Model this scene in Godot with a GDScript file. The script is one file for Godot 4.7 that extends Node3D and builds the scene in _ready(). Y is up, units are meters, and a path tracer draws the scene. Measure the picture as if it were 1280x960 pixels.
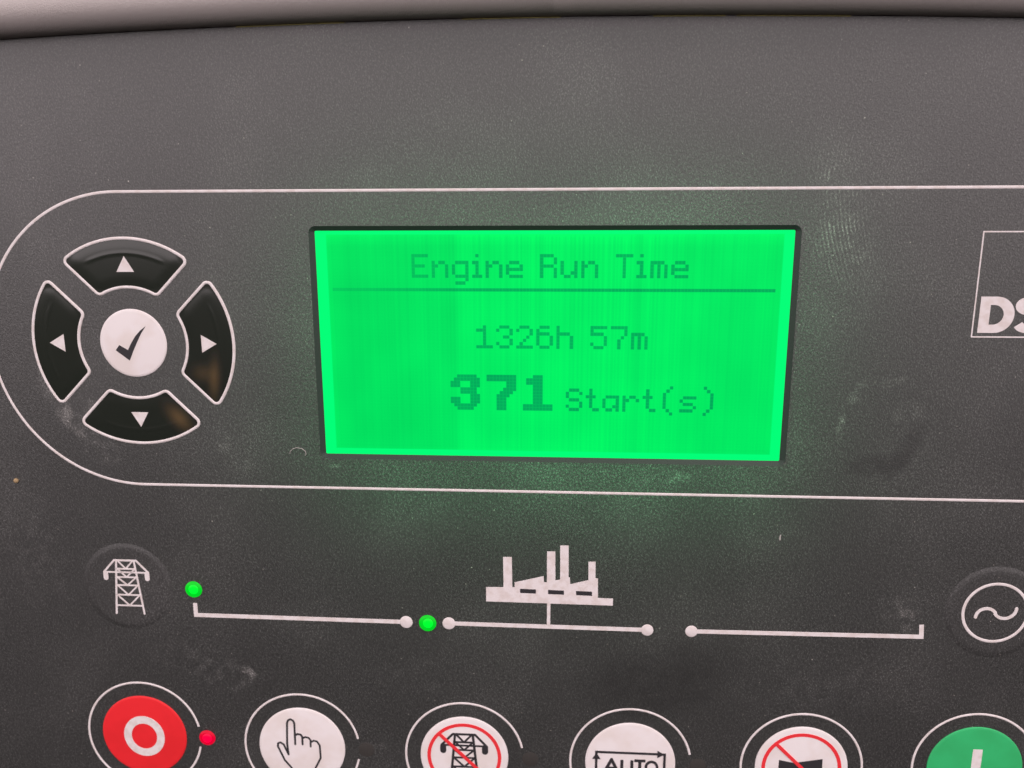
extends Node3D
# A close view of a generator control panel. Lengths below are millimetres on the panel's face; mm() turns them into metres.

const BASE := 95.0          # the panel's lower edge stands at y = 0
var rng := RandomNumberGenerator.new()
var M := {}
var panel: Node3D


func mm(x: float, y: float, z: float) -> Vector3:
	return Vector3(x, y + BASE, z) * 0.001


func _ready() -> void:
	rng.seed = 7
	# ---- camera
	var cam := Camera3D.new()
	cam.name = "camera"
	add_child(cam)
	var lens := CameraAttributesPhysical.new()
	lens.frustum_focal_length = 24.0
	lens.exposure_aperture = 24.0
	lens.frustum_focus_distance = 0.116
	lens.frustum_near = 0.005
	lens.frustum_far = 50.0
	cam.attributes = lens
	cam.fov = 53.13
	cam.near = 0.005
	cam.far = 50.0
	cam.position = mm(1.492, 18.358, 116.878)
	cam.rotation = Vector3(-0.2038, 0.0638, -0.0023)
	cam.current = true
	# ---- sky, sun, exposure
	var e := Environment.new()
	e.background_mode = Environment.BG_SKY
	var sm := ProceduralSkyMaterial.new()
	sm.sky_top_color = Color(0.66, 0.625, 0.63)
	sm.sky_horizon_color = Color(1.0, 0.945, 0.955)
	sm.sky_curve = 0.22
	sm.sky_energy_multiplier = 1.64
	sm.ground_bottom_color = Color(0.125, 0.11, 0.10)
	sm.ground_horizon_color = Color(0.34, 0.30, 0.265)
	sm.ground_curve = 0.15
	sm.ground_energy_multiplier = 1.0
	e.sky = Sky.new()
	e.sky.sky_material = sm
	e.tonemap_mode = Environment.TONE_MAPPER_LINEAR
	e.tonemap_exposure = 1.0
	e.sdfgi_enabled = true
	e.ssao_enabled = true
	e.ssil_enabled = true
	var we := WorldEnvironment.new()
	we.name = "world_environment"
	we.environment = e
	add_child(we)
	var sun := DirectionalLight3D.new()
	sun.name = "sun"
	sun.light_energy = 0.36
	sun.light_angular_distance = 20.0
	sun.light_color = Color(1.0, 0.94, 0.92)
	sun.shadow_enabled = true
	add_child(sun)
	sun.look_at_from_position(Vector3(0.45, 1.0, 0.55), Vector3.ZERO)

	materials()
	build_panel()
	build_display()
	build_outline()
	build_arrow_keys()
	build_logo()
	build_line_diagram()
	build_buttons()
	build_dirt()


# ------------------------------------------------------------------ materials
func plain(c: Color, rough: float, spec := 0.5) -> StandardMaterial3D:
	var m := StandardMaterial3D.new()
	m.albedo_color = c.linear_to_srgb()
	m.roughness = rough
	m.metallic_specular = spec
	return m


func noise(freq: float, s: int, oct := 1) -> FastNoiseLite:
	var n := FastNoiseLite.new()
	n.noise_type = FastNoiseLite.TYPE_SIMPLEX_SMOOTH
	n.frequency = freq
	n.seed = s
	n.fractal_type = FastNoiseLite.FRACTAL_FBM if oct > 1 else FastNoiseLite.FRACTAL_NONE
	n.fractal_octaves = oct
	return n


func noise_bytes(w: int, h: int, freq: float, s: int, oct := 1) -> PackedByteArray:
	var im := noise(freq, s, oct).get_image(w, h, false, false, false)
	im.convert(Image.FORMAT_L8)
	return im.get_data()


const TW := 2048
const TH := 1456
const TX0 := -105.0
const TY1 := 50.4
const TPM := 2048.0 / 190.0   # texture pixels per millimetre
var dust := PackedFloat32Array()


func blotch(x: float, y: float, rx: float, ry: float, turn: float, amount: float, patch: PackedByteArray, bite: float) -> void:
	# an uneven patch of dust (amount > 0) or a darker place (amount < 0)
	var c := cos(turn)
	var s := sin(turn)
	var r := maxf(rx, ry) * 1.3
	for j in range(maxi(0, int((TY1 - y - r) * TPM)), mini(TH, int((TY1 - y + r) * TPM))):
		for i in range(maxi(0, int((x - r - TX0) * TPM)), mini(TW, int((x + r - TX0) * TPM))):
			var dx := TX0 + i / TPM - x
			var dy := TY1 - j / TPM - y
			var a := (dx * c + dy * s) / rx
			var b := (-dx * s + dy * c) / ry
			var d := a * a + b * b
			if d < 1.6:
				var k := j * TW + i
				var f := smoothstep(0.0, 1.0, 1.0 - d / 1.6)
				var p := patch[k] / 255.0
				dust[k] += amount * f * lerpf(1.0, clampf((p - 0.38) * 4.0, 0.0, 1.6), bite)


func scratch(x0: float, y0: float, x1: float, y1: float, amount: float) -> void:
	var n := int(Vector2(x1 - x0, y1 - y0).length() * TPM)
	var bow := rng.randf_range(-0.12, 0.12)
	for i in n + 1:
		var t := float(i) / maxf(n, 1)
		var x := lerpf(x0, x1, t) + bow * sin(PI * t) * (y1 - y0)
		var y := lerpf(y0, y1, t) - bow * sin(PI * t) * (x1 - x0)
		var a := int((x - TX0) * TPM)
		var b := int((TY1 - y) * TPM)
		if a > 0 and b > 0 and a < TW - 1 and b < TH - 1:
			dust[b * TW + a] += amount * sin(PI * t) * rng.randf_range(0.4, 1.3)


func film_textures() -> void:
	var fine := noise_bytes(TW, TH, 0.34, 3)
	var mid := noise_bytes(TW, TH, 0.17, 11)
	var patch := noise_bytes(TW, TH, 0.028, 23, 4)
	var broad := noise_bytes(TW, TH, 0.0035, 31, 4)
	dust.resize(TW * TH)
	dust.fill(0.0)
	# dusty patches
	blotch(-80.5, -8.0, 2.2, 5.5, 0.35, 0.65, patch, 0.8)
	blotch(-77.5, -13.0, 1.7, 4.2, 0.75, 1.0, patch, 0.8)
	blotch(-73.6, -11.0, 3.0, 1.4, -0.5, 0.8, patch, 0.8)
	blotch(-74.0, -17.0, 2.6, 4.0, 0.9, 0.55, patch, 0.9)
	blotch(-51.8, -57.4, 1.1, 1.9, 0.3, 1.5, patch, 0.8)
	blotch(-54.5, -58.0, 6.0, 3.5, 0.0, 0.40, patch, 1.0)
	blotch(-63.0, -55.0, 6.0, 3.5, 0.0, 0.28, patch, 1.0)
	blotch(57.3, -43.0, 1.2, 3.0, 0.1, 0.85, patch, 1.0)
	blotch(55.5, -42.0, 3.5, 2.5, 0.0, 0.40, patch, 1.0)
	blotch(-53.0, -16.0, 1.2, 2.0, 0.2, 0.55, patch, 1.0)
	blotch(-49.5, -19.0, 2.6, 1.8, 0.5, 0.35, patch, 1.0)
	blotch(44.4, -11.4, 0.65, 2.6, -0.05, 1.2, patch, 0.9)
	blotch(46.5, -6.6, 1.0, 2.2, -0.55, 0.6, patch, 1.0)
	blotch(51.4, -5.0, 2.1, 0.75, 0.35, 0.9, patch, 0.9)
	blotch(54.2, -9.5, 2.8, 1.6, 0.2, 0.40, patch, 1.0)
	blotch(-35.0, -19.6, 1.3, 0.35, 0.0, 1.0, patch, 0.7)
	blotch(20.0, -20.5, 5.0, 1.0, 0.1, 0.5, patch, 1.0)
	blotch(-87.0, -38.0, 6.0, 10.0, 0.2, 0.22, patch, 1.0)
	blotch(20.4, -75.0, 6.0, 3.5, 0.1, 0.45, patch, 0.9)
	blotch(-30.0, -70.6, 2.0, 0.9, 0.0, 0.5, patch, 0.9)
	blotch(20.0, -52.0, 6.0, 1.2, -0.4, 0.3, patch, 1.0)
	blotch(-24.0, -58.0, 8.0, 5.0, 0.2, 0.16, patch, 1.0)
	blotch(43.0, -57.0, 14.0, 6.0, 0.1, 0.15, patch, 1.0)
	# darker places; the last two are greasy smears
	blotch(17.0, -57.0, 12.0, 6.5, 0.15, -0.55, patch, 0.4)
	blotch(26.0, -52.0, 7.0, 4.0, -0.2, -0.30, patch, 0.3)
	blotch(54.5, -15.5, 1.5, 5.0, -0.5, -0.85, patch, 0.3)
	blotch(50.0, -18.0, 5.0, 1.7, 0.1, -0.75, patch, 0.4)
	# scratches and hair-thin scuffs
	for q in [[18.0, -19.4, 19.2, -21.0, 0.7], [18.6, -19.2, 18.9, -22.6, 0.6], [19.6, -19.6, 20.6, -21.4, 0.5], [24.0, -45.2, 25.2, -46.4, 0.7], [39.3, -51.0, 40.0, -51.9, 0.6], [-12.5, -37.6, -11.2, -36.3, 0.4],
			[-36.0, -19.7, -34.2, -19.9, 1.2], [41.8, -13.2, 42.6, -8.6, 0.7], [43.4, -7.6, 45.0, -5.0, 0.6], [54.0, -19.2, 54.3, -21.2, 0.6], [-88.0, -58.0, -87.6, -60.0, 0.8]]:
		scratch(q[0], q[1], q[2], q[3], q[4])
	for n in 70:
		var sx := rng.randf_range(-98.0, 80.0)
		var sy := rng.randf_range(-76.0, 42.0)
		var sa := rng.randf_range(-0.6, 0.6) + (PI / 2.0 if rng.randf() < 0.6 else 0.0)
		var sl := rng.randf_range(0.6, 2.6)
		scratch(sx, sy, sx + cos(sa) * sl, sy + sin(sa) * sl, rng.randf_range(0.12, 0.40))
	# a fingerprint: fine curved ridges to the upper right of the screen
	for j in range(int((TY1 - 33.0) * TPM), int((TY1 - 8.0) * TPM)):
		for i in range(int((34.0 - TX0) * TPM), int((50.0 - TX0) * TPM)):
			var x := TX0 + i / TPM
			var y := TY1 - j / TPM
			var k := j * TW + i
			var low := y < 24.0
			var u := x - 40.9 - (0.06 * (24.0 - y) + 0.013 * (24.0 - y) * (24.0 - y) if low else 0.10 * (y - 24.0) - 1.2 * smoothstep(24.0, 25.0, y))
			var env := exp(-pow(u / 3.4, 2.0)) * exp(-pow((y - 17.0) / 5.5, 2.0)) if low else 0.55 * exp(-pow(u / 2.6, 2.0)) * exp(-pow((y - 24.0) / 5.0, 2.0))
			if env > 0.03:
				var r := pow(0.5 + 0.5 * cos(u * TAU / 0.60 + 2.0 * patch[k] / 255.0), 1.5)
				dust[k] += 1.9 * env * r * clampf((patch[k] / 255.0 - 0.30) * 4.0, 0.45, 1.2)
	var albedo := PackedByteArray()
	albedo.resize(TW * TH * 3)
	var height := PackedByteArray()
	height.resize(TW * TH)
	var to_srgb := PackedByteArray()
	to_srgb.resize(2048)
	for i in 2048:
		var l := i / 2047.0 * 0.5
		to_srgb[i] = int(clampf(Color(l, l, l).linear_to_srgb().r * 255.0, 0.0, 255.0))
	for k in TW * TH:
		var f := fine[k] / 255.0
		var g := mid[k] / 255.0
		var t := clampf((f * 0.70 + g * 0.18 + 0.12 * rng.randf() - 0.53) / 0.27, 0.0, 1.0)
		var grain := t * t * (3.0 - 2.0 * t)  # sparkle of the textured film, put into its colour as bright grains
		var d := maxf(dust[k] + 0.65 * (broad[k] / 255.0 - 0.5), -0.75)
		var l := 0.0250 * (0.70 + 0.50 * g) * (1.0 + 0.50 * d) + grain * 0.068 * (1.0 + 0.9 * minf(d, 0.0))
		if d > 0.0:
			l += d * (0.020 + 0.16 * grain)
		var warm := 1.0 + 0.06 * clampf(d, 0.0, 1.0)
		albedo[k * 3] = to_srgb[clampi(int(l * warm * 4094.0), 0, 2047)]
		albedo[k * 3 + 1] = to_srgb[clampi(int(l * 1.015 * 4094.0), 0, 2047)]
		albedo[k * 3 + 2] = to_srgb[clampi(int(l * 1.0 * 4094.0), 0, 2047)]
		height[k] = int(255.0 * clampf(0.7 * f + 0.3 * g, 0.0, 1.0))
	# single bright grains, a few with a tint
	for n in 420:
		var k := (rng.randi() % (TH - 4)) * TW + rng.randi() % (TW - 4)
		var b := rng.randi_range(110, 190)
		var span := 1 if rng.randf() < 0.7 else 2
		for a in span:
			for c in rng.randi_range(1, 2):
				var o := (k + a + c * TW) * 3
				albedo[o] = b
				albedo[o + 1] = b - 6
				albedo[o + 2] = b - 12
	var im := Image.create_from_data(TW, TH, false, Image.FORMAT_RGB8, albedo)
	var nm := Image.create_from_data(TW, TH, false, Image.FORMAT_L8, height)
	nm.convert(Image.FORMAT_RGBA8)
	nm.bump_map_to_normal_map(2.2)
	M.film_albedo = ImageTexture.create_from_image(im)
	M.film_normal = ImageTexture.create_from_image(nm)


func materials() -> void:
	film_textures()
	var f := StandardMaterial3D.new()
	f.resource_name = "textured_film"
	f.albedo_texture = M.film_albedo
	f.normal_enabled = true
	f.normal_texture = M.film_normal
	f.normal_scale = 0.20
	f.roughness = 0.46
	f.metallic_specular = 0.70
	f.clearcoat_enabled = true
	f.clearcoat = 0.32
	f.clearcoat_roughness = 0.42
	f.backlight_enabled = true
	f.backlight = Color(0.16, 0.16, 0.16).linear_to_srgb()  # lets the added halo light show through the film
	M.film = f
	var f2: StandardMaterial3D = f.duplicate()
	f2.backlight_enabled = false
	M.film_solid = f2
	var wear_cap := wear(0.012, 67, 0.972)
	M.ink = plain(Color(0.755, 0.705, 0.71), 0.55, 0.4)
	M.key = plain(Color(0.017, 0.021, 0.0185), 0.16, 0.5)
	M.ink.albedo_texture = wear(0.05, 61, 0.955)
	M.ink.uv1_triplanar = true
	M.ink.uv1_scale = Vector3.ONE * 22.0
	M.cap_white = plain(Color(0.79, 0.745, 0.752), 0.5, 0.4)
	M.cap_red = plain(Color(0.78, 0.022, 0.030), 0.5, 0.4)
	M.cap_green = plain(Color(0.035, 0.46, 0.155), 0.5, 0.4)
	for c in [M.cap_white, M.cap_red, M.cap_green]:
		c.albedo_texture = wear_cap
		c.uv1_triplanar = true
		c.uv1_scale = Vector3.ONE * 18.0
	M.ink_dark = plain(Color(0.030, 0.028, 0.032), 0.5, 0.4)
	M.ink_red = plain(Color(0.78, 0.035, 0.045), 0.5, 0.4)
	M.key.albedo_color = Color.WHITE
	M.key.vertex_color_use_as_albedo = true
	M.frame = plain(Color(0.026, 0.044, 0.034), 0.5, 0.4)  # green tint of the screen's glare put into the frame's colour
	M.lens_off = plain(Color(0.036, 0.033, 0.030), 0.52, 0.6)
	M.body = plain(Color(0.03, 0.03, 0.03), 0.6, 0.5)
	M.seam = plain(Color(0.30, 0.27, 0.08), 0.5, 0.5)
	var rim := plain(Color(0.41, 0.37, 0.362), 0.55, 0.5)
	var rn := NoiseTexture2D.new()
	rn.width = 512
	rn.height = 512
	rn.noise = noise(0.16, 5, 2)
	rn.as_normal_map = true
	rn.bump_strength = 2.0
	rn.seamless = true
	rim.normal_enabled = true
	rim.normal_texture = rn
	rim.normal_scale = 0.8
	rim.uv1_triplanar = true
	rim.uv1_scale = Vector3.ONE * 55.0
	M.rim = rim
	M.led_green = glow(Color(0.0, 0.62, 0.018), 1.0)
	M.core_green = glow(Color(0.0, 0.90, 0.030), 1.1)
	M.led_red = glow(Color(0.72, 0.0, 0.028), 1.0)
	M.core_red = glow(Color(0.98, 0.0, 0.05), 1.1)


func wear(freq: float, s: int, least: float) -> NoiseTexture2D:   # slightly uneven, handled print
	var n := NoiseTexture2D.new()
	n.width = 512
	n.height = 512
	n.seamless = true
	n.noise = noise(freq, s, 4)
	var ramp := Gradient.new()
	ramp.set_color(0, Color(least, least * 0.985, least * 0.97))
	ramp.set_color(1, Color.WHITE)
	ramp.set_offset(0, 0.25)
	ramp.set_offset(1, 0.6)
	n.color_ramp = ramp
	return n


func glow(c: Color, k: float) -> StandardMaterial3D:
	var m := plain(c * 0.1, 0.35, 0.3)
	m.emission_enabled = true
	m.emission = c.linear_to_srgb()
	m.emission_energy_multiplier = k
	return m


# ------------------------------------------------------------------ mesh helpers
func start() -> SurfaceTool:
	var st := SurfaceTool.new()
	st.begin(Mesh.PRIMITIVE_TRIANGLES)
	return st


func uv(p: Vector3) -> Vector2:
	return Vector2((p.x - TX0) / 190.0, (TY1 - p.y) * TPM / TH)


func vert(st: SurfaceTool, p: Vector3) -> void:
	st.set_uv(uv(p))
	st.add_vertex(mm(p.x, p.y, p.z))


func tri(st: SurfaceTool, a: Vector3, b: Vector3, c: Vector3) -> void:   # counter-clockwise as seen from outside
	vert(st, a)
	vert(st, c)
	vert(st, b)


func quad(st: SurfaceTool, a: Vector3, b: Vector3, c: Vector3, d: Vector3) -> void:
	tri(st, a, b, c)
	tri(st, a, c, d)


func part(called: String, st: SurfaceTool, m: Material, parent: Node, label := "") -> MeshInstance3D:
	st.index()
	st.generate_normals()
	if m is StandardMaterial3D and m.normal_enabled:
		st.generate_tangents()
	var o := MeshInstance3D.new()
	o.name = called
	o.mesh = st.commit()
	o.material_override = m
	if label:
		o.set_meta("label", label)
	parent.add_child(o, true)
	return o


func group(called: String, parent: Node, label := "") -> Node3D:
	var o := Node3D.new()
	o.name = called
	if label:
		o.set_meta("label", label)
	parent.add_child(o, true)
	return o


func ccw(p: PackedVector2Array) -> PackedVector2Array:
	if Geometry2D.is_polygon_clockwise(p):   # Godot's test is for y down; here y is up
		return p
	var r := p.duplicate()
	r.reverse()
	return r


func area2(p: PackedVector2Array) -> float:
	var a := 0.0
	for i in p.size():
		var b := p[(i + 1) % p.size()]
		a += p[i].x * b.y - b.x * p[i].y
	return a


func inset(p: PackedVector2Array, d: float) -> PackedVector2Array:   # p counter-clockwise, y up
	var r := PackedVector2Array()
	var n := p.size()
	for i in n:
		var a := (p[i] - p[(i + n - 1) % n]).normalized()
		var b := (p[(i + 1) % n] - p[i]).normalized()
		var na := Vector2(-a.y, a.x)
		var nb := Vector2(-b.y, b.x)
		var m := na + nb
		if m.length() < 0.2:
			m = na
		m = m.normalized()
		r.append(p[i] + m * d / maxf(0.35, m.dot(na)))
	return r


func prism(st: SurfaceTool, poly: PackedVector2Array, z0: float, z1: float, bevel := 0.03) -> void:
	var p := PackedVector2Array()
	for q in poly:   # points that lie almost on each other are dropped
		if p.is_empty() or (q.distance_to(p[-1]) > 0.025 and q.distance_to(p[0]) > 0.025):
			p.append(q)
	if area2(p) < 0.0:
		p.reverse()
	var t := inset(p, bevel)
	st.set_smooth_group(-1)
	var ix := Geometry2D.triangulate_polygon(t)
	if ix.is_empty():
		t = p
		ix = Geometry2D.triangulate_polygon(t)
	for i in range(0, ix.size(), 3):
		var a := t[ix[i]]
		var b := t[ix[i + 1]]
		var c := t[ix[i + 2]]
		if (b - a).cross(c - a) < 0.0:
			var s := b
			b = c
			c = s
		tri(st, Vector3(a.x, a.y, z1), Vector3(b.x, b.y, z1), Vector3(c.x, c.y, z1))
	var n := p.size()
	for i in n:
		var j := (i + 1) % n
		var zb := maxf(z0, z1 - bevel)
		quad(st, Vector3(p[i].x, p[i].y, zb), Vector3(p[j].x, p[j].y, zb), Vector3(t[j].x, t[j].y, z1), Vector3(t[i].x, t[i].y, z1))
		if zb > z0:
			quad(st, Vector3(p[i].x, p[i].y, z0), Vector3(p[j].x, p[j].y, z0), Vector3(p[j].x, p[j].y, zb), Vector3(p[i].x, p[i].y, zb))


var layer := 0


func offset(p: PackedVector2Array, d: float) -> PackedVector2Array:   # enlarged on the way so that the rounded corners come out fine
	var r := Geometry2D.offset_polygon(Transform2D.IDENTITY.scaled(Vector2(400, 400)) * p, d * 400.0, Geometry2D.JOIN_ROUND)
	return Transform2D.IDENTITY.scaled(Vector2(0.0025, 0.0025)) * r[0]


func line(st: SurfaceTool, path: Array, width: float, z0: float, z1: float, round_ends := true) -> void:
	# a printed line with a thickness of ink; each line a hair prouder than the last so that no two tops coincide
	layer = (layer + 1) % 6
	var pts := PackedVector2Array()
	for q in path:
		pts.append(q)
	var big := Transform2D.IDENTITY.scaled(Vector2(100, 100)) * pts
	for poly in Geometry2D.offset_polyline(big, width * 50.0, Geometry2D.JOIN_ROUND if round_ends else Geometry2D.JOIN_MITER, Geometry2D.END_ROUND if round_ends else Geometry2D.END_BUTT):
		prism(st, Transform2D.IDENTITY.scaled(Vector2(0.01, 0.01)) * poly, z0, z1 + layer * 0.008, 0.012)


func ribbon(st: SurfaceTool, path: PackedVector2Array, closed: bool, width: float, z0: float, h: float) -> void:
	# a raised bead of ink along a smooth path, rounded across
	var prof := [[-0.5, 0.0], [-0.42, 0.65], [-0.2, 1.0], [0.2, 1.0], [0.42, 0.65], [0.5, 0.0]]
	var n := path.size()
	var rows := []
	for i in n:
		var a := path[(i + n - 1) % n] if closed or i > 0 else path[i]
		var b := path[(i + 1) % n] if closed or i < n - 1 else path[i]
		var t := (b - a).normalized()
		var nrm := Vector2(-t.y, t.x)
		var row := []
		for s in prof:
			var q: Vector2 = path[i] + nrm * (s[0] * width)
			row.append(Vector3(q.x, q.y, z0 + s[1] * h))
		rows.append(row)
	st.set_smooth_group(0)
	for i in (n if closed else n - 1):
		var r0: Array = rows[i]
		var r1: Array = rows[(i + 1) % n]
		for k in 5:
			quad(st, r0[k], r0[k + 1], r1[k + 1], r1[k]) if false else quad(st, r0[k + 1], r0[k], r1[k], r1[k + 1])
	if not closed:
		st.set_smooth_group(-1)
		for w in [0, n - 1]:
			var r: Array = rows[w]
			for k in range(1, 4):
				if w == 0:
					tri(st, r[0], r[k], r[k + 1])
				else:
					tri(st, r[0], r[k + 1], r[k])
			if w == 0:
				tri(st, r[0], r[4], r[5])
			else:
				tri(st, r[0], r[5], r[4])


func arc(cx: float, cy: float, r: float, a0: float, a1: float, n: int) -> PackedVector2Array:
	var p := PackedVector2Array()
	for i in n + 1:
		var a := deg_to_rad(lerpf(a0, a1, float(i) / n))
		p.append(Vector2(cx + r * cos(a), cy + r * sin(a)))
	return p


func disc(cx: float, cy: float, r: float, n := 48, rx := 1.0) -> PackedVector2Array:
	var p := PackedVector2Array()
	for i in n:
		var a := TAU * i / n
		p.append(Vector2(cx + r * rx * cos(a), cy + r * sin(a)))
	return p


func lathe(st: SurfaceTool, cx: float, cy: float, prof: Array, n := 64) -> void:   # prof: [radius, z] from the rim inwards, the last at radius 0
	st.set_smooth_group(0)
	for k in prof.size() - 1:
		var p: Array = prof[k]
		var q: Array = prof[k + 1]
		for i in n:
			var a := TAU * i / n
			var b := TAU * (i + 1) / n
			var p0 := Vector3(cx + p[0] * cos(a), cy + p[0] * sin(a), p[1])
			var p1 := Vector3(cx + p[0] * cos(b), cy + p[0] * sin(b), p[1])
			var q0 := Vector3(cx + q[0] * cos(a), cy + q[0] * sin(a), q[1])
			var q1 := Vector3(cx + q[0] * cos(b), cy + q[0] * sin(b), q[1])
			if q[0] == 0.0:
				tri(st, p0, p1, q0)
			else:
				quad(st, p0, p1, q1, q0)


func annulus(st: SurfaceTool, cx: float, cy: float, r0: float, r1: float, z0: float, z1: float, rx := 1.0, n := 56) -> void:
	var mid := disc(cx, cy, (r0 + r1) / 2.0, n, rx)
	st.set_smooth_group(-1)
	for i in n:
		var a := TAU * i / n
		var b := TAU * (i + 1) / n
		var pt := func(r: float, t: float, z: float) -> Vector3: return Vector3(cx + r * rx * cos(t), cy + r * sin(t), z)
		quad(st, pt.call(r0, a, z1), pt.call(r1, a, z1), pt.call(r1, b, z1), pt.call(r0, b, z1))
		quad(st, pt.call(r1, a, z0), pt.call(r1, b, z0), pt.call(r1, b, z1), pt.call(r1, a, z1))
		quad(st, pt.call(r0, b, z0), pt.call(r0, a, z0), pt.call(r0, a, z1), pt.call(r0, b, z1))


# ------------------------------------------------------------------ the panel
func top_edge(x: float) -> float:
	return 47.15 - 2.8e-4 * (x + 4.0) * (x + 4.0)


const HX0 := -36.98
const HX1 := 36.55
const HY0 := -18.45
const HY1 := 18.32
const HR := 1.1


func hole() -> PackedVector2Array:   # the window in the film, counter-clockwise from the middle of its lower edge
	var p := PackedVector2Array([Vector2(0, HY0)])
	p.append_array(arc(HX1 - HR, HY0 + HR, HR, -90, 0, 8))
	p.append_array(arc(HX1 - HR, HY1 - HR, HR, 0, 90, 8))
	p.append(Vector2(0, HY1))
	p.append_array(arc(HX0 + HR, HY1 - HR, HR, 90, 180, 8))
	p.append_array(arc(HX0 + HR, HY0 + HR, HR, 180, 270, 8))
	return p


func build_panel() -> void:
	panel = Node3D.new()
	panel.name = "control_panel"
	panel.set_meta("label", "dark grey generator control panel with lit green screen and round push buttons")
	panel.set_meta("category", "control panel")
	add_child(panel)
	# the textured film, cut out round the screen, in two halves that meet on the middle line
	var h := hole()
	var st := start()
	st.set_smooth_group(-1)
	for side in [1, -1]:
		var p := PackedVector2Array()
		for i in 26:
			var x: float = side * i * 4.2
			p.append(Vector2(x, top_edge(x)))
		p.append_array(PackedVector2Array([Vector2(side * 105.0, 0.0), Vector2(side * 105.0, -95.0), Vector2(0, -95.0)]))
		var w := PackedVector2Array()
		if side == 1:
			w = h.slice(0, 20)
		else:
			w.append(h[0])
			for i in range(h.size() - 1, 18, -1):
				w.append(h[i])
		p.append_array(w)
		var ix := Geometry2D.triangulate_polygon(p)
		for i in range(0, ix.size(), 3):
			var a := p[ix[i]]
			var b := p[ix[i + 1]]
			var c := p[ix[i + 2]]
			if (b - a).cross(c - a) < 0.0:
				var s := b
				b = c
				c = s
			tri(st, Vector3(a.x, a.y, 0), Vector3(b.x, b.y, 0), Vector3(c.x, c.y, 0))
	part("front_film", st, M.film, panel)
	# the moulded case behind it
	st = start()
	st.set_smooth_group(-1)
	var z0 := -0.01
	var z1 := -28.0
	var o := PackedVector2Array()
	for i in 51:
		var x := 105.0 - i * 4.2
		o.append(Vector2(x, top_edge(x)))
	o.append(Vector2(-105.0, -95.0))
	o.append(Vector2(105.0, -95.0))
	var t := inset(o, 1.5)
	for i in o.size():
		var j := (i + 1) % o.size()
		quad(st, Vector3(o[i].x, o[i].y, z1), Vector3(o[j].x, o[j].y, z1), Vector3(o[j].x, o[j].y, z0), Vector3(o[i].x, o[i].y, z0))
		quad(st, Vector3(o[i].x, o[i].y, z0), Vector3(o[j].x, o[j].y, z0), Vector3(t[j].x, t[j].y, z0), Vector3(t[i].x, t[i].y, z0))
		quad(st, Vector3(t[j].x, t[j].y, z1 + 1.5), Vector3(t[i].x, t[i].y, z1 + 1.5), Vector3(t[i].x, t[i].y, z0), Vector3(t[j].x, t[j].y, z0))
		tri(st, Vector3(0, -20, z1), Vector3(o[j].x, o[j].y, z1), Vector3(o[i].x, o[i].y, z1))
		tri(st, Vector3(0, -20, z1 + 1.5), Vector3(t[i].x, t[i].y, z1 + 1.5), Vector3(t[j].x, t[j].y, z1 + 1.5))
	part("case", st, M.body, panel)
	# the raised rim along the top: a rounded bead that stands well proud of the film
	st = start()
	st.set_smooth_group(0)
	var prof := []
	prof.append(Vector2(0.10, -4.0))
	prof.append(Vector2(0.12, 0.55))
	for i in 15:
		var a := deg_to_rad(lerpf(-78.0, 95.0, i / 14.0))
		prof.append(Vector2(3.1 + 3.0 * sin(a), 1.0 + 3.2 * cos(a)))
	prof.append(Vector2(6.3, -12.0))
	prof.append(Vector2(0.10, -12.0))
	for i in 50:
		var xa := -105.0 + i * 4.2
		var xb := xa + 4.2
		for k in prof.size() - 1:
			var p: Vector2 = prof[k]
			var q: Vector2 = prof[k + 1]
			quad(st, Vector3(xa, top_edge(xa) + p.x, p.y), Vector3(xb, top_edge(xb) + p.x, p.y), Vector3(xb, top_edge(xb) + q.x, q.y), Vector3(xa, top_edge(xa) + q.x, q.y))
	st.set_smooth_group(-1)
	for side in [-105.0, 105.0]:
		var c := Vector3(side, top_edge(side) + 3.0, -2.0)
		for k in prof.size() - 1:
			var p: Vector2 = prof[k]
			var q: Vector2 = prof[k + 1]
			var a := Vector3(side, top_edge(side) + p.x, p.y)
			var b := Vector3(side, top_edge(side) + q.x, q.y)
			if side < 0.0:
				tri(st, c, a, b)
			else:
				tri(st, c, b, a)
	part("raised_rim", st, M.rim, panel)
	# thin yellowish slivers in the seam under the rim
	for s in [[-46.0, -30.0], [-13.0, 1.0], [14.0, 24.0], [25.5, 41.0]]:
		st = start()
		var path := PackedVector2Array()
		for i in 13:
			var x := lerpf(s[0], s[1], i / 12.0)
			path.append(Vector2(x, top_edge(x) - 0.03))
		ribbon(st, path, false, 0.16, 0.0, 0.10)
		part("seam_sliver", st, M.seam, panel)


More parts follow.
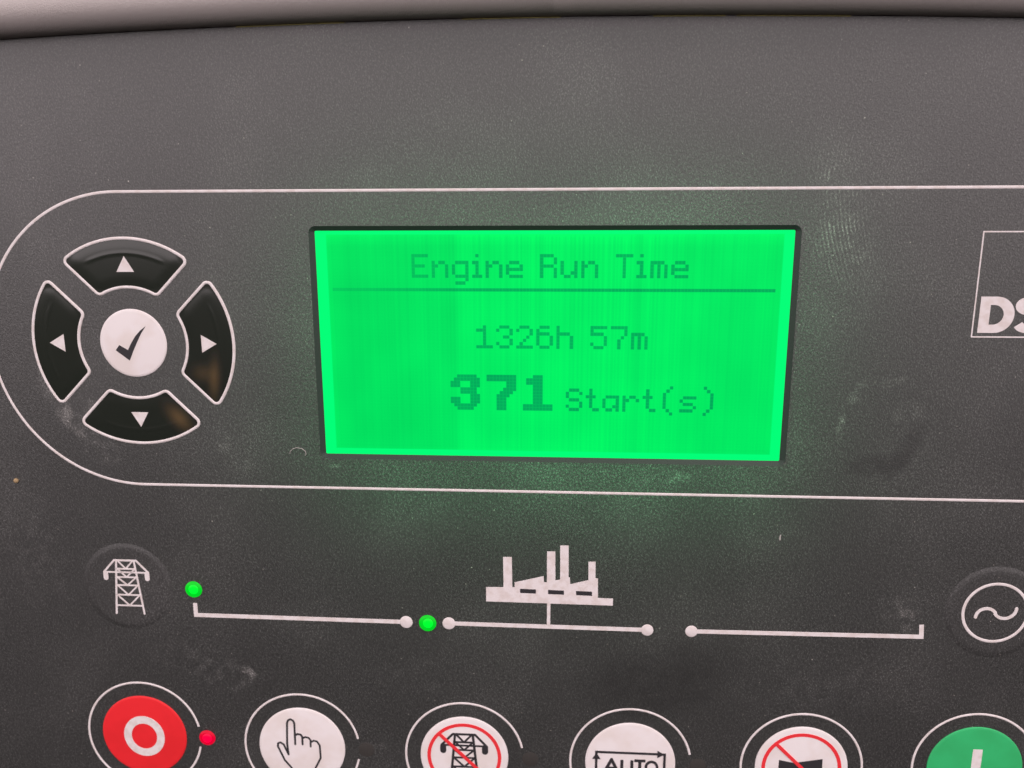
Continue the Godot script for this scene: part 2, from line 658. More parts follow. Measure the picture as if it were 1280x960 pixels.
# ------------------------------------------------------------------ the screen
const GLYPH := {
	"E": ["#####", "#....", "#....", "####.", "#....", "#....", "#####"],
	"R": ["####.", "#...#", "#...#", "####.", "#...#", "#...#", "#...#"],
	"T": ["#####", "..#..", "..#..", "..#..", "..#..", "..#..", "..#.."],
	"n": [".....", ".....", "#.##.", "##..#", "#...#", "#...#", "#...#"],
	"g": [".....", ".....", ".####", "#...#", "#...#", "#...#", ".####", "....#", ".###."],
	"i": [".#.", "...", "##.", ".#.", ".#.", ".#.", "###"],
	"e": [".....", ".....", ".###.", "#...#", "#####", "#....", ".####"],
	"u": [".....", ".....", "#...#", "#...#", "#...#", "#..##", ".##.#"],
	"m": [".....", ".....", "####.", "#.#.#", "#.#.#", "#.#.#", "#.#.#"],
	"1": ["..#..", "###..", "..#..", "..#..", "..#..", "..#..", "#####"],
	"3": [".###.", "#...#", "....#", "..##.", "....#", "#...#", ".###."],
	"2": [".###.", "#...#", "....#", "...#.", "..#..", ".#...", "#####"],
	"6": [".###.", "#....", "####.", "#...#", "#...#", "#...#", ".###."],
	"h": ["#....", "#....", "####.", "#...#", "#...#", "#...#", "#...#"],
	"5": ["#####", "#....", "####.", "....#", "....#", "#...#", ".###."],
	"7": ["#####", "....#", "....#", "...#.", "..#..", "..#..", "..#.."],
	"S": [".###.", "#...#", "#....", ".###.", "....#", "#...#", ".###."],
	"t": [".#..", ".#..", "###.", ".#..", ".#..", ".#..", "..##"],
	"a": [".....", ".....", ".####", "#...#", "#...#", "#..##", ".##.#"],
	"r": [".....", ".....", "#.##.", "##..#", "#....", "#....", "#...."],
	"(": ["..#", ".#.", "#..", "#..", "#..", "#..", "#..", ".#.", "..#"],
	")": ["#..", ".#.", "..#", "..#", "..#", "..#", "..#", ".#.", "#.."],
	"s": [".....", ".....", ".####", "#....", ".###.", "....#", "####."],
	"big3": ["..######.", ".########", "###...###", "###...###", "...#####.", "...#####.", "......###", "###...###", "###...###", ".#######.", "..#####.."],
	"big7": ["#########", "#########", "......###", "......###", ".....####", "....####.", "...####..", "...###...", "...###...", "...###...", "...###..."],
	"big1": ["...###...", ".#####...", ".#####...", "...###...", "...###...", "...###...", "...###...", "...###...", "...###...", "#########", "#########"],
}
const WRITING := [
	["E", 23, 5], ["n", 29, 5], ["g", 35, 5], ["i", 41, 5], ["n", 45, 5], ["e", 51, 5], ["R", 61, 5], ["u", 67, 5], ["n", 73, 5],
	["T", 83, 5], ["i", 89, 5], ["m", 93, 5], ["e", 99, 5],
	["1", 42, 26], ["3", 48, 26], ["2", 54, 26], ["6", 60, 26], ["h", 66, 26], ["5", 76, 26], ["7", 82, 26], ["m", 88, 26],
	["big3", 34, 41], ["big7", 45, 41], ["big1", 56, 41],
	["S", 69, 45], ["t", 75, 45], ["a", 80, 45], ["r", 86, 45], ["t", 92, 45], ["(", 98, 44], ["s", 103, 45], [")", 110, 44],
]
const SX0 := -36.4
const SY1 := 17.85
const SW := 1456
const SH := 718
const SPM := 20.0
const PITCH := 0.517


func screen_picture() -> Image:
	var lit := PackedByteArray()
	lit.resize(128 * 64)
	lit.fill(0)
	for w in WRITING:
		var rows: Array = GLYPH[w[0]]
		for r in rows.size():
			for c in rows[r].length():
				if rows[r][c] == "#":
					lit[(w[2] + r) * 128 + w[1] + c] = 1
	var streak := noise(0.018, 41, 4)
	var streak2 := noise(0.09, 43, 2)
	var soft := noise(0.004, 47, 2)
	var cols := PackedFloat32Array()
	cols.resize(SW)
	for i in SW:
		cols[i] = 0.55 * streak.get_noise_1d(i) + 0.35 * streak2.get_noise_1d(i)
	var bytes := PackedByteArray()
	bytes.resize(SW * SH * 3)
	for j in SH:
		var y := SY1 - j / SPM
		var row := (16.73 - y) / PITCH
		for i in SW:
			var x := SX0 + i / SPM
			var col := (x + 33.29) / PITCH
			var edge := minf(minf(x + 34.45, 34.2 - x), minf(17.05 - y, y + 16.75))   # inside the dark field of dots
			var inside := clampf(edge / 0.12 + 0.5, 0.0, 1.0)
			# an even green light, a little stronger towards the middle and near the upper lamps
			var v := 0.815
			var mid := exp(-pow((x - 1.0) / 22.0, 2.0))
			v += 0.085 * mid + cols[i] * 0.145 * (0.35 + mid) * (0.55 + 0.45 * clampf(0.5 + y / 30.0, 0.0, 1.0))
			v += 0.05 * soft.get_noise_2d(i, j) + 0.13 * clampf((y - 15.2) / 2.0, 0.0, 1.0)
			v += 0.04 * clampf((-13.0 - y) / 4.0, 0.0, 1.0) * mid
			v -= 0.055 * clampf((-14.5 - x) / 0.6, 0.0, 1.0) * clampf((x + 34.0) / 2.0, 0.0, 1.0)
			var cc := int(floor(col))
			var rr := int(floor(row))
			var ink := 0.0
			if cc >= -1 and cc < 129 and rr >= 0 and rr < 64:
				var fx := col - cc
				var fy := row - rr
				var gap := clampf((minf(minf(fx, 1.0 - fx), minf(fy, 1.0 - fy)) - 0.03) / 0.10, 0.0, 1.0)
				if rr == 15 or (cc >= 0 and cc < 128 and lit[rr * 128 + cc]):
					ink = (0.72 + 0.28 * gap) * (0.54 if rr > 38 else 0.50) * (0.42 + 0.58 * clampf((x + 30.0) / 18.0, 0.0, 1.0))
				else:
					v -= 0.018 * gap
			v = lerpf(1.0, v * (1.0 - ink), inside)
			var g := v
			var b := lerpf(0.19, 0.125 + 0.10 * (v - 0.85), inside) + ink * 0.045
			var k := (j * SW + i) * 3
			var c := Color(0.0, g, maxf(b, 0.03)).linear_to_srgb()
			bytes[k] = 0
			bytes[k + 1] = int(clampf(c.g, 0.0, 1.0) * 255.0)
			bytes[k + 2] = int(clampf(c.b, 0.0, 1.0) * 255.0)
	return Image.create_from_data(SW, SH, false, Image.FORMAT_RGB8, bytes)


func build_display() -> void:
	var d := group("display_screen", panel, "bright green lit screen with dot lettering about engine run time")
	# the bevelled lip of the window
	var h := hole()
	var inner := PackedVector2Array()
	var ix0 := -36.15
	var ix1 := 35.74
	var iy0 := -17.74
	var iy1 := 17.60
	inner.append(Vector2(0, iy0))
	inner.append_array(arc(ix1 - 0.22, iy0 + 0.22, 0.22, -90, 0, 8))
	inner.append_array(arc(ix1 - 0.22, iy1 - 0.22, 0.22, 0, 90, 8))
	inner.append(Vector2(0, iy1))
	inner.append_array(arc(ix0 + 0.22, iy1 - 0.22, 0.22, 90, 180, 8))
	inner.append_array(arc(ix0 + 0.22, iy0 + 0.22, 0.22, 180, 270, 8))
	var st := start()
	st.set_smooth_group(-1)
	var n := h.size()
	for i in n:
		var j := (i + 1) % n
		quad(st, Vector3(h[i].x, h[i].y, 0.0), Vector3(h[j].x, h[j].y, 0.0), Vector3(inner[j].x, inner[j].y, -0.46), Vector3(inner[i].x, inner[i].y, -0.46))
	part("window_frame", st, M.frame, d)
	# the glowing glass
	var lcd := StandardMaterial3D.new()
	lcd.albedo_color = Color(0.004, 0.02, 0.01)
	lcd.roughness = 0.4
	lcd.metallic_specular = 0.12
	lcd.emission_enabled = true
	lcd.emission = Color.WHITE
	lcd.emission_operator = BaseMaterial3D.EMISSION_OP_MULTIPLY
	lcd.emission_texture = ImageTexture.create_from_image(screen_picture())
	lcd.emission_energy_multiplier = 1.0
	var g := SurfaceTool.new()
	g.begin(Mesh.PRIMITIVE_TRIANGLES)
	var sx1 := SX0 + SW / SPM
	var sy0 := SY1 - SH / SPM
	var c := [[SX0, sy0, 0.0, 1.0], [sx1, sy0, 1.0, 1.0], [sx1, SY1, 1.0, 0.0], [SX0, SY1, 0.0, 0.0]]
	for i in [0, 2, 1, 0, 3, 2]:
		g.set_uv(Vector2(c[i][2], c[i][3]))
		g.add_vertex(mm(c[i][0], c[i][1], -0.50))
	part("screen", g, lcd, d)
	# unseen plate and light, added to make the glare round the screen
	st = start()
	prism(st, PackedVector2Array([Vector2(-36, -25.5), Vector2(36, -25.5), Vector2(36, 18.5), Vector2(-36, 18.5)]), -14.0, -12.5, 0.2)
	var glow := plain(Color(0.1, 0.5, 0.2), 0.6)
	glow.emission_enabled = true
	glow.emission = Color(0.0, 1.0, 0.35)
	glow.emission_energy_multiplier = 1.0
	part("backlight", st, glow, d)
	var lamp := AreaLight3D.new()
	lamp.name = "added_halo_light"
	lamp.area_size = Vector2(0.072, 0.044)
	lamp.area_normalize_energy = true
	lamp.light_color = Color(0.0, 1.0, 0.55)
	lamp.light_energy = 0.035
	lamp.area_range = 2.0
	lamp.shadow_enabled = true
	lamp.position = mm(0, -2.5, -12.2)
	lamp.rotation = Vector3(0, PI, 0)
	add_child(lamp)


# ------------------------------------------------------------------ printed lines and keys
func build_outline() -> void:
	var st := start()
	var p := PackedVector2Array()
	p.append_array(arc(-66.6, 0.05, 23.48, 90, 270, 60))
	p.append_array(arc(79.0, 0.05, 23.48, -90, 90, 60))
	ribbon(st, p, true, 0.43, 0.0, 0.05)
	part("printed_outline", st, M.ink, panel)


const KX := -66.35
const KY := 0.12


func key_point(turn: float, r: float, a: float) -> Vector2:   # a degrees from the key's own middle
	var t := deg_to_rad(turn + a)
	return Vector2(KX + r * cos(t), KY + r * sin(t))


func key_outline(turn: float, ri: float, ro: float, side: float, cr: float) -> PackedVector2Array:
	# a ring sector whose straight sides run beside the diagonals; corners rounded
	var ai := 45.0 - rad_to_deg(asin(side / ri))
	var ao := 45.0 - rad_to_deg(asin(side / ro))
	var raw := PackedVector2Array()
	for i in 25:
		raw.append(key_point(turn, ro, lerpf(-ao, ao, i / 24.0)))
	for i in 17:
		raw.append(key_point(turn, ri, lerpf(ai, -ai, i / 16.0)))
	var out := raw
	for d in [-cr, cr]:
		out = offset(out, d)
	if area2(out) < 0.0:
		out.reverse()
	# even spacing
	var res := PackedVector2Array()
	var total := 0.0
	for i in out.size():
		total += out[i].distance_to(out[(i + 1) % out.size()])
	var step := total / 300.0
	var need := 0.0
	var done := 0.0
	for i in out.size():
		var a := out[i]
		var b := out[(i + 1) % out.size()]
		var l := a.distance_to(b)
		while need < done + l and res.size() < 300:
			res.append(a.lerp(b, (need - done) / l))
			need += step
		done += l
	return res


func dome_height(d: float) -> float:
	if d < 0.25:
		return 0.06
	if d < 1.9:
		var t := (d - 0.25) / 1.65
		return 0.06 + 0.06 * (1.0 - pow(1.0 - t, 1.8))
	return 0.12


func build_arrow_keys() -> void:
	var ways := [["up_key", 90.0], ["left_key", 180.0], ["down_key", 270.0], ["right_key", 0.0]]
	for w in ways:
		var turn: float = w[1]
		var kn := group("arrow_key", panel, "glossy black key with white outline and small %s arrow" % w[0].trim_suffix("_key"))
		var st := start()
		st.set_smooth_group(0)
		var nr := 34
		var na := 64
		var ri := 8.95
		var ro := 16.35
		var side := 2.15
		var grid := []
		for j in nr + 1:
			var r := lerpf(ri, ro, float(j) / nr)
			var am := 45.0 - rad_to_deg(asin(side / r))
			var row := []
			for i in na + 1:
				var a := lerpf(-am, am, float(i) / na)
				var p := key_point(turn, r, a)
				var across: float = minf(r * sin(deg_to_rad(45.0 - a)), r * sin(deg_to_rad(45.0 + a))) - side
				# distances to the four edges, softened at the corners
				var d := [maxf(r - ri, 0.0), maxf(ro - r, 0.0), maxf(across, 0.0)]
				d.sort()
				var dd: float = d[0]
				if d[0] < 2.0 and d[1] < 2.0:
					dd = maxf(0.0, 2.0 - Vector2(2.0 - d[0], 2.0 - d[1]).length())
				var z := dome_height(dd)
				# a faint crease that follows the outer curve
				z += 0.035 * exp(-pow((ro - r - 2.2) / 0.22, 2.0)) * clampf((across - 2.0) / 1.5, 0.0, 1.0)
				row.append(Vector3(p.x, p.y, z))
			grid.append(row)
		for j in nr:
			for i in na:
				for v in [[j, i], [j + 1, i + 1], [j + 1, i], [j, i], [j, i + 1], [j + 1, i + 1]]:
					# a warm reflection painted in brown, lower right on two of the keys
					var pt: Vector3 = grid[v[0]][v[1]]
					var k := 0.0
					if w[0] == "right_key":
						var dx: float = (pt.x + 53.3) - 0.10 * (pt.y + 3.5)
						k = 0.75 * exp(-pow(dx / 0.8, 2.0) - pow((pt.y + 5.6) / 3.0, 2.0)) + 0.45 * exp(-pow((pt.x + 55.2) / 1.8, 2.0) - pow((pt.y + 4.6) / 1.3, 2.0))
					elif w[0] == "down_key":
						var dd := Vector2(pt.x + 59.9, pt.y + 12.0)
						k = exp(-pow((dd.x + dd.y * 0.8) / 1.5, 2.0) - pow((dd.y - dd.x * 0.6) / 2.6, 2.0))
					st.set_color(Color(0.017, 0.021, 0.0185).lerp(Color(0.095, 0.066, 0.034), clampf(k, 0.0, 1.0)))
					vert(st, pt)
		st.set_color(Color(0.017, 0.021, 0.0185))
		for i in na:   # skirt down to the film
			for j in [0, nr]:
				var a: Vector3 = grid[j][i]
				var b: Vector3 = grid[j][i + 1]
				if j == 0:
					quad(st, Vector3(b.x, b.y, 0), Vector3(a.x, a.y, 0), a, b) if true else null
				else:
					quad(st, Vector3(a.x, a.y, 0), Vector3(b.x, b.y, 0), b, a)
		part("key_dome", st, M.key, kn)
		st = start()
		ribbon(st, key_outline(turn, 8.9, 16.42, 2.05, 0.8), true, 0.50, 0.0, 0.15)
		part("key_outline", st, M.ink, kn)
		st = start()
		var up := Vector2.from_angle(deg_to_rad(turn))
		var acr := Vector2(-up.y, up.x)
		var c := Vector2(KX, KY) + up * 12.45
		prism(st, PackedVector2Array([c + up * 1.25, c - up * 1.2 + acr * 1.42, c - up * 1.2 - acr * 1.42]), 0.08, 0.15, 0.015)
		part("arrow", st, M.ink, kn)
	var ok := group("confirm_key", panel, "round white key with a black tick between the arrow keys")
	var s2 := start()
	lathe(s2, -66.25, 0.14, [[5.46, 0.0], [5.45, 0.08], [5.36, 0.14], [5.0, 0.17], [0.0, 0.18]])
	part("key_cap", s2, M.cap_white, ok)
	s2 = start()
	var tick := PackedVector2Array([Vector2(-69.22, -1.0), Vector2(-68.55, -0.16), Vector2(-67.2, -0.95), Vector2(-66.55, 0.18), Vector2(-65.8, 1.25), Vector2(-64.9, 2.18), Vector2(-63.9, 2.9), Vector2(-64.75, 1.75), Vector2(-65.5, 0.45), Vector2(-66.3, -1.05), Vector2(-67.08, -2.66)])
	prism(s2, tick, 0.14, 0.21, 0.015)
	part("tick", s2, M.ink_dark, ok)


func build_logo() -> void:
	var lg := group("printed_logo", panel, "white outlined square with bold letters DSE")
	var st := start()
	var box := [[62.2, 2.02, 62.2, 17.3], [62.2, 17.3, 77.5, 17.3], [77.5, 17.3, 77.5, 2.02], [77.5, 2.02, 62.2, 2.02]]
	for b in box:
		line(st, [Vector2(b[0], b[1]), Vector2(b[2], b[3])], 0.20, 0.0, 0.03)
	part("logo_square", st, M.ink, lg)
	# D
	st = start()
	var outer := PackedVector2Array([Vector2(62.95, 2.63), Vector2(62.95, 7.98)])
	var inn := PackedVector2Array([Vector2(64.42, 3.85), Vector2(64.42, 6.76)])
	outer.append_array(arc(65.25, 5.305, 2.675, 90, -90, 20))
	inn.append_array(arc(64.95, 5.305, 1.455, 90, -90, 20))
	var no := outer.size()
	st.set_smooth_group(-1)
	for i in no:
		var j := (i + 1) % no
		quad(st, Vector3(inn[i].x, inn[i].y, 0.04), Vector3(inn[j].x, inn[j].y, 0.04), Vector3(outer[j].x, outer[j].y, 0.04), Vector3(outer[i].x, outer[i].y, 0.04))
		quad(st, Vector3(outer[j].x, outer[j].y, 0.0), Vector3(outer[i].x, outer[i].y, 0.0), Vector3(outer[i].x, outer[i].y, 0.04), Vector3(outer[j].x, outer[j].y, 0.04))
		quad(st, Vector3(inn[i].x, inn[i].y, 0.0), Vector3(inn[j].x, inn[j].y, 0.0), Vector3(inn[j].x, inn[j].y, 0.04), Vector3(inn[i].x, inn[i].y, 0.04))
	part("letter", st, M.ink, lg)
	st = start()
	var s := []
	for q in arc(70.15, 6.62, 1.0, 10, 265, 16):
		s.append(Vector2(70.15 + (q.x - 70.15) * 1.55, 6.62 + (q.y - 6.62) * 0.72))
	for q in arc(70.2, 4.0, 1.0, 85, -170, 16):
		s.append(Vector2(70.2 + (q.x - 70.2) * 1.6, 4.0 + (q.y - 4.0) * 0.75))
	var sp := PackedVector2Array()
	for q in s:
		sp.append(q)
	for poly in Geometry2D.offset_polyline(sp, 0.66, Geometry2D.JOIN_ROUND, Geometry2D.END_BUTT):
		prism(st, poly, 0.0, 0.05, 0.015)
	part("letter", st, M.ink, lg)
	st = start()
	prism(st, PackedVector2Array([Vector2(72.8, 2.63), Vector2(76.9, 2.63), Vector2(76.9, 3.85), Vector2(74.25, 3.85), Vector2(74.25, 4.75), Vector2(76.6, 4.75), Vector2(76.6, 5.9), Vector2(74.25, 5.9), Vector2(74.25, 6.76), Vector2(76.8, 6.76), Vector2(76.8, 7.98), Vector2(72.8, 7.98)]), 0.0, 0.05, 0.015)
	part("letter", st, M.ink, lg)


func tower(st: SurfaceTool, cx: float, ty: float, s: float, w: float, z0: float, z1: float) -> void:
	# a lattice pylon; ty is its top bar, s its scale
	var P := func(x: float, y: float) -> Vector2: return Vector2(cx + x * s, ty + y * s)
	var leg := func(y: float) -> float: return lerpf(1.55, 2.5, -y / 9.9)
	line(st, [P.call(-1.55, 0.0), P.call(-2.5, -9.9)], w, z0, z1)
	line(st, [P.call(1.55, 0.0), P.call(2.5, -9.9)], w, z0, z1)
	line(st, [P.call(-3.95, -2.2), P.call(-1.95, 0.0), P.call(1.95, 0.0), P.call(3.95, -2.2)], w, z0, z1)
	line(st, [P.call(-3.95, -2.2), P.call(3.95, -2.2)], w * 0.85, z0, z1)
	for x in [-3.68, 3.68]:
		line(st, [P.call(x, -2.45), P.call(x, -3.3)], w * 2.5, z0, z1)
	var bars := [0.0, -1.55, -3.1, -4.6, -6.4, -8.4]
	for i in range(1, bars.size()):
		var yt: float = bars[i - 1]
		var yb: float = bars[i]
		var a: float = leg.call(yt) - 0.15
		line(st, [P.call(-leg.call(yb), yb), P.call(leg.call(yb), yb)], w * 0.85, z0, z1)
		line(st, [P.call(-a, yt), P.call(0.0, yb), P.call(a, yt)], w * 0.8, z0, z1)


func build_line_diagram() -> void:
	# two embossed round bosses, with the mains and generator symbols
	for b in [[-71.7, -41.8, "mains_symbol", "white lattice pylon printed on a round boss"], [70.92, -42.1, "generator_symbol", "white ringed wave printed on a round boss"]]:
		var g := group(b[2], panel, b[3])
		var st := start()
		lathe(st, b[0], b[1], [[7.85, 0.0], [7.6, 0.03], [7.3, 0.09], [6.9, 0.12], [6.3, 0.11], [4.0, 0.10], [0.0, 0.10]], 72)
		part("boss", st, M.film_solid, g)
		st = start()
		if b[0] < 0.0:
			tower(st, -71.65, -37.0, 0.985, 0.33, 0.05, 0.14)
			part("pylon", st, M.ink, g)
		else:
			ribbon(st, disc(70.9, -42.15, 4.95, 72), true, 0.50, 0.09, 0.06)
			part("ring", st, M.ink, g)
			st = start()
			var wave := []
			for q in arc(69.55, -42.95, 1.62, 180, 35, 14):
				wave.append(Vector2(q.x, -42.95 + (q.y + 42.95) * 0.95))
			for q in arc(72.3, -41.2, 1.75, 215, 360, 14):
				wave.append(Vector2(q.x, -41.3 + (q.y + 41.2) * 1.0))
			line(st, wave, 0.50, 0.05, 0.15)
			part("wave", st, M.ink, g)
	# single-line diagram
	var lines := [
		["mains_line", [Vector2(-60.15, -44.5), Vector2(-60.15, -46.72), Vector2(-24.2, -46.86)]],
		["load_line", [Vector2(-16.4, -46.86), Vector2(16.2, -46.98)]],
		["generator_line", [Vector2(23.6, -46.98), Vector2(60.0, -46.72), Vector2(59.85, -44.6)]],
	]
	for l in lines:
		var st := start()
		var pts := PackedVector2Array()
		for q in l[1]:
			pts.append(q)
		for poly in Geometry2D.offset_polyline(pts, 0.36, Geometry2D.JOIN_MITER, Geometry2D.END_BUTT):
			prism(st, poly, 0.0, 0.045, 0.015)
		part("printed_line", st, M.ink, panel)
	for d in [[-23.86, -46.86, 1.08], [-16.65, -46.86, 1.08], [16.25, -46.99, 1.0], [23.44, -46.97, 1.0]]:
		var st := start()
		lathe(st, d[0], d[1], [[d[2], 0.0], [d[2], 0.07], [d[2] - 0.08, 0.10], [0.0, 0.105]], 32)
		part("printed_dot", st, M.ink, panel)
	# the power station symbol
	var ps := group("load_symbol", panel, "white factory with four chimneys printed above the line")
	var st := start()
	var outline := PackedVector2Array([
		Vector2(-10.35, -42.68), Vector2(-10.33, -40.12), Vector2(-7.45, -40.05), Vector2(-7.50, -34.72), Vector2(-6.07, -34.70), Vector2(-6.0, -40.0), Vector2(-5.62, -40.0), Vector2(-5.62, -39.15),
		Vector2(-0.86, -37.90), Vector2(-0.80, -38.98), Vector2(-0.32, -38.98), Vector2(-0.33, -33.58), Vector2(1.02, -33.56), Vector2(1.07, -38.62), Vector2(1.85, -38.42), Vector2(1.80, -32.48), Vector2(3.16, -32.46),
		Vector2(3.22, -38.0), Vector2(3.45, -38.02), Vector2(3.50, -39.22), Vector2(6.45, -38.40), Vector2(6.41, -35.18), Vector2(7.56, -35.15), Vector2(7.58, -38.02), Vector2(8.0, -38.08), Vector2(8.05, -41.52), Vector2(10.52, -41.56), Vector2(10.52, -42.80),
		Vector2(0.3, -42.74), Vector2(0.28, -46.62), Vector2(-0.28, -46.62), Vector2(-0.26, -42.72)])
	prism(st, outline, 0.0, 0.045, 0.012)
	part("factory", st, M.ink, ps)
	for w in [[-4.73, -40.24], [-0.12, -40.30], [4.47, -40.36]]:
		st = start()
		prism(st, PackedVector2Array([Vector2(w[0], w[1] - 0.75), Vector2(w[0] + 2.62, w[1] - 0.79), Vector2(w[0] + 2.62, w[1] - 0.05), Vector2(w[0], w[1])]), 0.03, 0.058, 0.005)
		part("factory_window", st, M.ink_dark, ps)
	# lit indicator lamps
	for l in [[-60.16, -42.0, "green", "round green lamp lit at the left end of the line"], [-20.24, -46.93, "green", "round green lamp lit between two white dots"], [-60.17, -70.39, "red", "round red lamp lit beside the red button"]]:
		led(l[0], l[1], M.led_green if l[2] == "green" else M.led_red, M.core_green if l[2] == "green" else M.core_red, l[3])


func led(x: float, y: float, m: Material, core: Material, label: String) -> void:
	var g := group("indicator_lamp", panel, label)
	var st := start()
	lathe(st, x, y, [[1.46, 0.0], [1.44, 0.10], [1.3, 0.22], [1.0, 0.32], [0.55, 0.38], [0.0, 0.40]], 32)
	part("lamp_lens", st, m, g)
	st = start()
	lathe(st, x + 0.1, y + 0.12, [[0.95, 0.20], [0.8, 0.40], [0.5, 0.44], [0.0, 0.45]], 28)
	part("lamp_core", st, core, g)


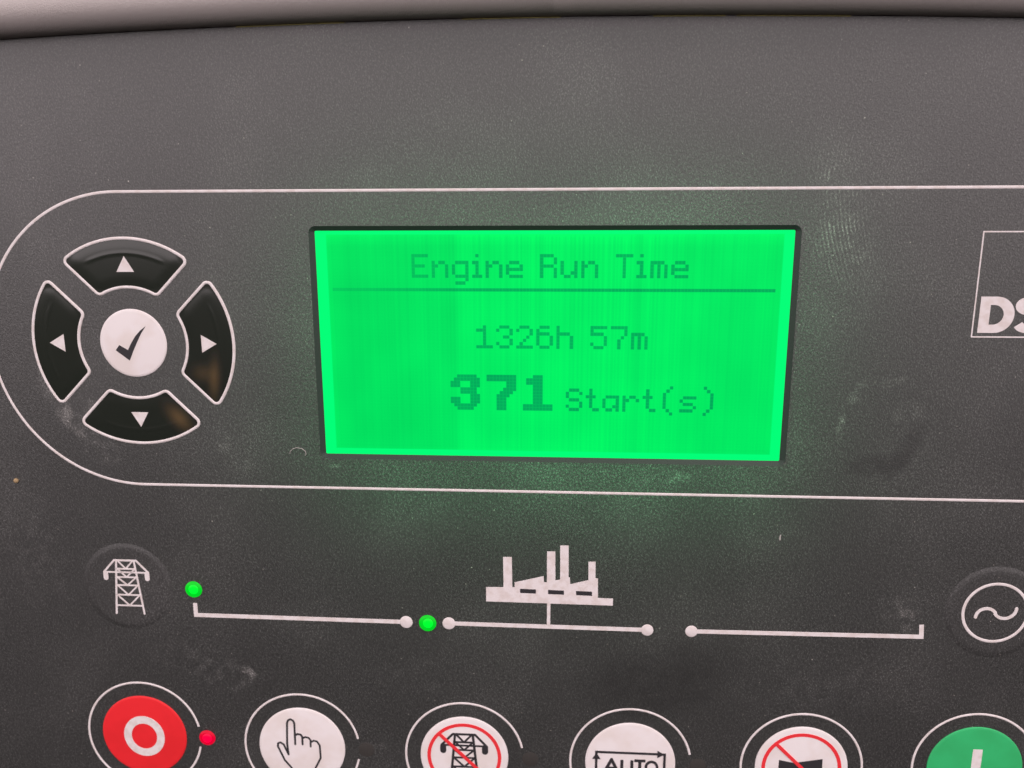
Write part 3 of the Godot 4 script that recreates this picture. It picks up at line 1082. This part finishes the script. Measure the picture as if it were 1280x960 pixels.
# ------------------------------------------------------------------ the round buttons
func build_buttons() -> void:
	var list := [
		[-71.6, -70.25, "red", "stop", "round red stop button marked with a white O", true],
		[-43.1, -71.42, "white", "hand", "round white button with a pointing hand", true],
		[-14.42, -71.95, "white", "no_mains", "round white button with a struck-out lattice pylon", true],
		[14.15, -71.92, "white", "auto", "round white button with boxed word AUTO", true],
		[42.8, -71.42, "white", "mute", "round white button with a struck-out black horn", false],
		[70.92, -70.25, "green", "start", "round green start button with a white bar", false],
	]
	for b in list:
		var x: float = b[0]
		var y: float = b[1]
		var g := group("push_button", panel, b[4])
		var st := start()
		var gap: float = 11.5 if b[5] else 0.0
		if gap > 0.0:
			ribbon(st, arc(x, y, 10.22, gap, 360.0 - gap, 96), false, 0.38, 0.0, 0.08)
		else:
			ribbon(st, disc(x, y, 10.0, 96), true, 0.38, 0.0, 0.08)
		part("ring", st, M.ink, g)
		st = start()
		lathe(st, x, y, [[7.66, 0.0], [7.65, 0.08], [7.56, 0.14], [7.2, 0.17], [0.0, 0.18]], 80)
		var cm: Material = {"red": M.cap_red, "white": M.cap_white, "green": M.cap_green}[b[2]]
		part("button_cap", st, cm, g)
		var z0 := 0.13
		var z1 := 0.21
		st = start()
		match b[3]:
			"stop":
				annulus(st, x, y - 0.2, 2.5, 3.98, z0, z1, 0.93)
				part("letter", st, M.ink, g)
			"hand":
				var dx := x + 43.1
				for path in [
					[[-45.6, -72.9], [-45.72, -70.8], [-45.5, -66.7], [-45.3, -66.2], [-44.85, -65.95], [-44.4, -66.2], [-44.2, -66.7], [-44.26, -70.85]],
					[[-44.24, -69.1], [-43.75, -68.8], [-43.2, -68.9], [-42.94, -69.3], [-42.94, -70.8]],
					[[-42.92, -69.65], [-42.4, -69.35], [-41.8, -69.5], [-41.48, -69.95], [-41.53, -71.2]],
					[[-41.46, -70.3], [-40.9, -70.0], [-40.35, -70.15], [-39.9, -70.9], [-39.85, -73.4], [-40.9, -75.5], [-40.95, -76.6]],
					[[-45.6, -72.95], [-46.35, -71.0], [-46.9, -70.6], [-47.35, -70.8], [-47.42, -71.4], [-46.35, -74.1], [-45.05, -75.8], [-45.0, -76.6]],
					[[-45.2, -76.7], [-40.8, -76.7]],
				]:
					var pts := []
					for q in path:
						pts.append(Vector2(q[0] + dx, q[1]))
					line(st, pts, 0.34, z0, z1)
				part("hand", st, M.ink_dark, g)
			"no_mains":
				tower(st, x, y + 4.35, 0.99, 0.42, z0, z1)
				part("pylon", st, M.ink_dark, g)
				st = start()
				annulus(st, x, y, 5.85, 6.45, z0, z1)
				line(st, [Vector2(x - 4.4, y + 4.4), Vector2(x + 4.4, y - 4.4)], 0.58, z0, z1 + 0.06, false)
				part("prohibition_sign", st, M.ink_red, g)
			"auto":
				line(st, [Vector2(8.37, -75.4), Vector2(8.37, -69.95), Vector2(19.2, -69.95)], 0.42, z0, z1, false)
				line(st, [Vector2(19.3, -69.97), Vector2(19.95, -69.97), Vector2(19.95, -75.4), Vector2(9.2, -75.4)], 0.42, z0, z1, false)
				prism(st, PackedVector2Array([Vector2(7.68, -71.3), Vector2(9.1, -71.3), Vector2(8.38, -70.15)]), z0, z1 + 0.06, 0.01)
				prism(st, PackedVector2Array([Vector2(18.72, -69.28), Vector2(18.72, -70.66), Vector2(19.85, -69.97)]), z0, z1 + 0.06, 0.01)
				part("arrow_frame", st, M.ink_dark, g)
				var top := -71.32
				var low := -73.75
				for ch in [
					[[[9.82, low], [10.98, top + 0.02], [12.14, low]], [[10.25, -73.0], [11.7, -73.0]]],
					[[[12.75, top], [12.75, -72.9], [13.0, -73.5], [13.6, low], [14.2, -73.5], [14.45, -72.9], [14.45, top]]],
					[[[14.85, top - 0.05], [16.75, top - 0.05]], [[15.8, top - 0.1], [15.8, low]]],
				]:
					st = start()
					for path in ch:
						var pts := []
						for q in path:
							pts.append(Vector2(q[0], q[1]))
						line(st, pts, 0.52, z0, z1, false)
					part("letter", st, M.ink_dark, g)
				st = start()
				annulus(st, 17.8, (top + low) / 2.0, 0.80, 1.30, z0, z1, 0.9)
				part("letter", st, M.ink_dark, g)
			"mute":
				prism(st, PackedVector2Array([Vector2(39.04, -73.3), Vector2(39.04, -70.1), Vector2(41.5, -70.55), Vector2(46.2, -69.6), Vector2(46.3, -73.9), Vector2(41.5, -72.9)]), z0, z1, 0.015)
				part("horn", st, M.ink_dark, g)
				st = start()
				annulus(st, x, y - 0.1, 6.0, 6.6, z0, z1)
				line(st, [Vector2(x - 4.35, y + 4.3), Vector2(x + 4.5, y - 4.4)], 0.58, z0, z1 + 0.06, false)
				part("prohibition_sign", st, M.ink_red, g)
			"start":
				prism(st, PackedVector2Array([Vector2(x - 0.62, -74.0), Vector2(x + 0.92, -74.0), Vector2(x + 0.92, -66.66), Vector2(x - 0.62, -66.66)]), z0, z1, 0.02)
				part("bar", st, M.ink, g)
		if b[5] and b[3] != "stop":
			st = start()
			lathe(st, x + 11.45, y - 0.1, [[1.4, 0.0], [1.3, 0.015], [0.0, 0.02]], 28)
			part("lamp_lens", st, M.lens_off, g)


# ------------------------------------------------------------------ specks lying on the panel
func thing(called: String, label: String, category: String, st: SurfaceTool, m: Material) -> void:
	var o := part(called, st, m, self, label)
	o.set_meta("category", category)


func build_dirt() -> void:
	var st := start()
	var p := PackedVector2Array()
	var raw := [Vector2(-42.0, -17.75), Vector2(-41.9, -17.35), Vector2(-41.5, -16.95), Vector2(-40.8, -16.7), Vector2(-39.95, -16.85), Vector2(-39.4, -17.3), Vector2(-39.3, -17.75), Vector2(-39.5, -18.0)]
	for q in raw:
		p.append(q)
	ribbon(st, p, false, 0.13, 0.02, 0.10)
	thing("hair_fibre", "short pale curved hair on the panel left below the green screen", "hair", st, plain(Color(0.32, 0.30, 0.29), 0.6))
	st = start()
	lathe(st, -88.95, -23.2, [[0.40, 0.0], [0.42, 0.14], [0.30, 0.34], [0.12, 0.42], [0.0, 0.42]], 11)
	thing("crumb", "tiny tan crumb stuck to the panel near its left edge", "crumb", st, plain(Color(0.34, 0.24, 0.13), 0.8))
	st = start()
	prism(st, PackedVector2Array([Vector2(36.5, -30.75), Vector2(36.72, -30.7), Vector2(36.68, -30.2), Vector2(36.75, -29.75), Vector2(36.55, -29.9), Vector2(36.45, -30.35)]), 0.0, 0.08, 0.03)
	thing("lint_fleck", "small white fleck on the panel below the screen's right corner", "fleck", st, plain(Color(0.42, 0.40, 0.38), 0.8))
